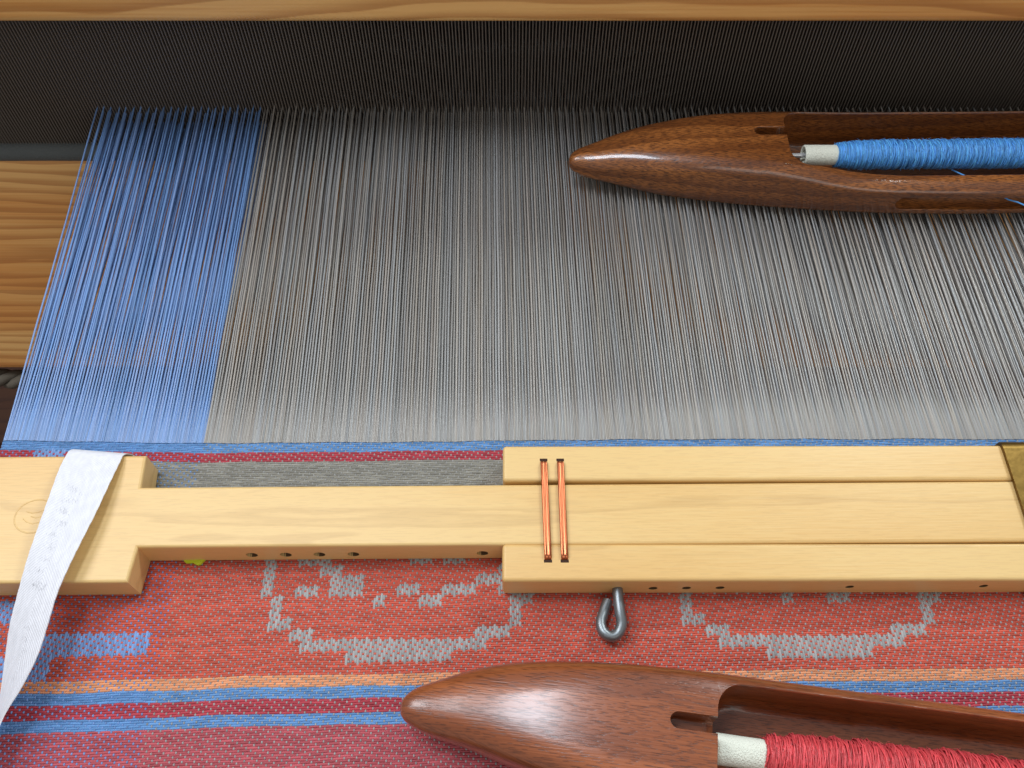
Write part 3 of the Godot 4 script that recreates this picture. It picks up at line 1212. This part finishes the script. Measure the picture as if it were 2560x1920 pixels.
func build_surroundings(pine: Array) -> void:
	var fl := Mb.new()
	fl.rbox(Vector3(0, -62, -20), Vector3(400, 4, 400), 0.2, 1)
	var o := MeshInstance3D.new()
	o.name = "floor"
	o.mesh = fl.mesh()
	o.material_override = wood_material(pine, Vector3(1.2, 4, 4), Vector3.ZERO, 0.6)
	o.material_override.albedo_color = Color(0.30, 0.22, 0.18)
	o.set_meta("kind", "structure")
	add_child(o, true)
	# a lower beam of the loom in the shade under the warp
	var t := thing("cloth_beam", "dark wooden beam in the shade under the warp", "loom beam", Vector3(0, 0, 0))
	var mb := Mb.new()
	mb.tube(PackedVector3Array([Vector3(-45, -24, -20), Vector3(45, -24, -20)]), 6.0, 32)
	var m := wood_material(pine, Vector3(2.0, 7, 7), Vector3(0.2, 0.4, 0.6), 0.5)
	m.albedo_color = Color(0.36, 0.27, 0.22)
	part("roller", mb, m, t)
	var rear := thing("light_blocker_board", "wide dark board added behind the heddles to block background light", "light blocker", Vector3(0, 0, -58))  # added board, stops background light from showing through the reed
	var rb := Mb.new()
	rb.rbox(Vector3(0, -14, 0), Vector3(120, 70, 2), 0.3, 2)
	part("panel", rb, m, rear)
	# harness behind the reed
	var h := thing("harness", "dark harness of upright heddles in the shade behind the reed", "loom harness", Vector3(0, 0, -40.4))
	var hm := Mb.new()
	var x := -28.0
	while x < 28.0:
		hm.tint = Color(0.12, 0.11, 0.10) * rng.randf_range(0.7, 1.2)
		var zz := 7.0 - 2.05 * rng.randi_range(0, 7)
		hm.tube(PackedVector3Array([Vector3(x, -9, zz), Vector3(x + rng.randf_range(-0.03, 0.03), 10, zz)]), 0.04, 4, false)
		x += 0.14
	var hmat := mat(Color.WHITE, 0.8)
	hmat.vertex_color_use_as_albedo = true
	part("heddles", hm, hmat, h, "stuff")
	for k in 8:  # bars added close together to block light behind the reed
		for yy in [-7.5, 9.6]:
			var b := Mb.new()
			b.rbox(Vector3(0, yy, 7.0 - k * 2.05), Vector3(66, 3.4, 1.9), 0.2, 2)
			part("blocking_shaft_bar", b, m, h)


func _ready() -> void:
	rng.seed = 20240
	# ---- camera
	var cam := Camera3D.new()
	cam.name = "camera"
	cam.fov = 47.17
	cam.position = Vector3(0, 0.27, 0)
	cam.rotation_degrees = Vector3(-58.5, 0, 0)
	cam.near = 0.01
	cam.far = 20.0
	cam.current = true
	add_child(cam)
	# ---- air and exposure
	var e := Environment.new()
	e.background_mode = Environment.BG_COLOR
	e.background_color = Color(0.66, 0.66, 0.66)
	e.tonemap_mode = Environment.TONE_MAPPER_LINEAR
	e.tonemap_exposure = 0.83
	e.sdfgi_enabled = true
	e.ssao_enabled = true
	e.ssil_enabled = true
	var we := WorldEnvironment.new()
	we.name = "world_environment"
	we.environment = e
	add_child(we)
	# ---- windows: one to the left behind the loom, one farther right
	window_light("left_window_light", Vector3(-0.62, 0.85, -0.40), Vector3(0, 0, -0.14), Vector2(0.34, 0.42), Color(0.98, 0.985, 1.0), 0.56)
	window_light("roof_window_light", Vector3(-0.20, 0.90, -0.30), Vector3(0.0, 0, -0.16), Vector2(0.16, 0.30), Color(0.90, 0.95, 1.0), 0.40)
	window_light("room_light", Vector3(0.35, 0.85, 0.75), Vector3(0, 0, -0.2), Vector2(0.9, 0.6), Color(1.0, 0.985, 0.96), 0.32)
	window_light("right_window_light", Vector3(0.42, 0.52, -0.53), Vector3(0.14, 0, -0.19), Vector2(0.16, 0.07), Color(0.95, 0.99, 1.0), 0.27)

	var pine := wood_image(1024, 512, 3, Color(0.96, 0.745, 0.46), Color(0.89, 0.61, 0.32), Color(0.58, 0.31, 0.12), {"rings": 17.0, "warp": 0.9, "wave": 1.1, "edge": 0.30, "strength": 0.36, "fx": 6.0, "fy": 110.0, "pores": 0.0, "bump": 1.0, "knots": [[0.47, 0.30, 0.12, 0.07, 1.5], [0.15, 0.72, 0.20, 0.12, 1.2]]})
	var birch := wood_image(1024, 512, 21, Color(0.89, 0.75, 0.505), Color(0.865, 0.70, 0.44), Color(0.62, 0.47, 0.27), {"rings": 4.2, "warp": 0.42, "wave": 1.0, "edge": 0.78, "strength": 0.16, "fx": 18.0, "fy": 180.0, "pores": 0.05, "pore_at": 0.5, "px": 40.0, "py": 330.0, "bump": 1.0})
	var mahogany := wood_image(1024, 512, 40, Color(0.64, 0.395, 0.19), Color(0.50, 0.285, 0.12), Color(0.33, 0.165, 0.065), {"rings": 9.0, "warp": 0.7, "wave": 1.2, "edge": 0.2, "strength": 0.45, "fx": 24.0, "fy": 170.0, "pores": 0.8, "pore_at": 0.34, "px": 75.0, "py": 260.0, "bump": 2.0})
	var sapele := wood_image(1024, 512, 57, Color(0.64, 0.36, 0.20), Color(0.53, 0.275, 0.135), Color(0.37, 0.17, 0.075), {"rings": 6.0, "warp": 0.8, "wave": 1.3, "edge": 0.2, "strength": 0.35, "fx": 9.0, "fy": 120.0, "pores": 0.6, "pore_at": 0.54, "px": 48.0, "py": 230.0, "bump": 2.0})

	build_surroundings(pine)
	build_reed_and_beater(pine)
	build_warp()
	build_cloth()
	build_temple(birch)

	# ---- shuttles
	var body := shuttle_body().mesh()
	var mh := wood_material(mahogany, Vector3(2.8, 14.0, 14.0), Vector3(0.04, 0.35, 0.5), 0.34, 0.2)
	mh.clearcoat_enabled = true
	mh.clearcoat = 0.7
	mh.clearcoat_roughness = 0.09
	var mh2 := mh.duplicate()
	mh2.albedo_texture = sapele[0]
	mh2.normal_texture = sapele[1]
	mh2.normal_scale = 0.45
	mh2.clearcoat_roughness = 0.2
	mh2.clearcoat = 0.9
	mh2.uv1_offset = Vector3(0.06, 0.6, 0.45)
	var paper := mat(Color(0.91, 0.92, 0.86), 0.85)
	paper.normal_enabled = true
	paper.normal_texture = soft_bump(91, 0.06)
	paper.normal_scale = 1.0
	paper.uv1_triplanar = true
	paper.uv1_scale = Vector3(90, 90, 90)
	var upper := Vector3(2.30, 0.06, -26.40)
	var lower := Vector3(-3.14, 0.05, -5.17)
	build_shuttle("mahogany boat shuttle holding the blue bobbin, lying on grey warp by the reed", upper, 0.8, body, mh)
	build_shuttle("mahogany boat shuttle holding the red bobbin, lying on the red cloth", lower, -7.4, body, mh2)
	bobbin("bobbin of bright blue yarn on white paper quill, in the shuttle by the reed", upper, 0.8, 9.5, Color(0.12, 0.42, 0.92), 0.03, [[10.75, 0.43], [11.3, 0.52], [12.5, 0.56], [22.0, 0.57]], 0.03, paper, true)
	bobbin("bobbin of red yarn on white paper quill, in the shuttle on the cloth", lower, -7.4, 8.72, Color(0.66, 0.075, 0.085), 0.05, [[10.0, 0.44], [10.6, 0.56], [12.0, 0.66], [13.6, 0.72], [22.0, 0.72]], 0.10, paper, false)
	build_tape()
	build_small_things()


func window_light(called: String, at: Vector3, towards: Vector3, size: Vector2, color: Color, energy: float) -> void:
	var l := AreaLight3D.new()
	l.name = called
	l.area_size = size
	l.light_color = color
	l.light_energy = energy
	l.area_range = 6.0
	l.area_normalize_energy = true
	l.shadow_enabled = true
	add_child(l)
	l.look_at_from_position(at, towards, Vector3(0, 0, -1))
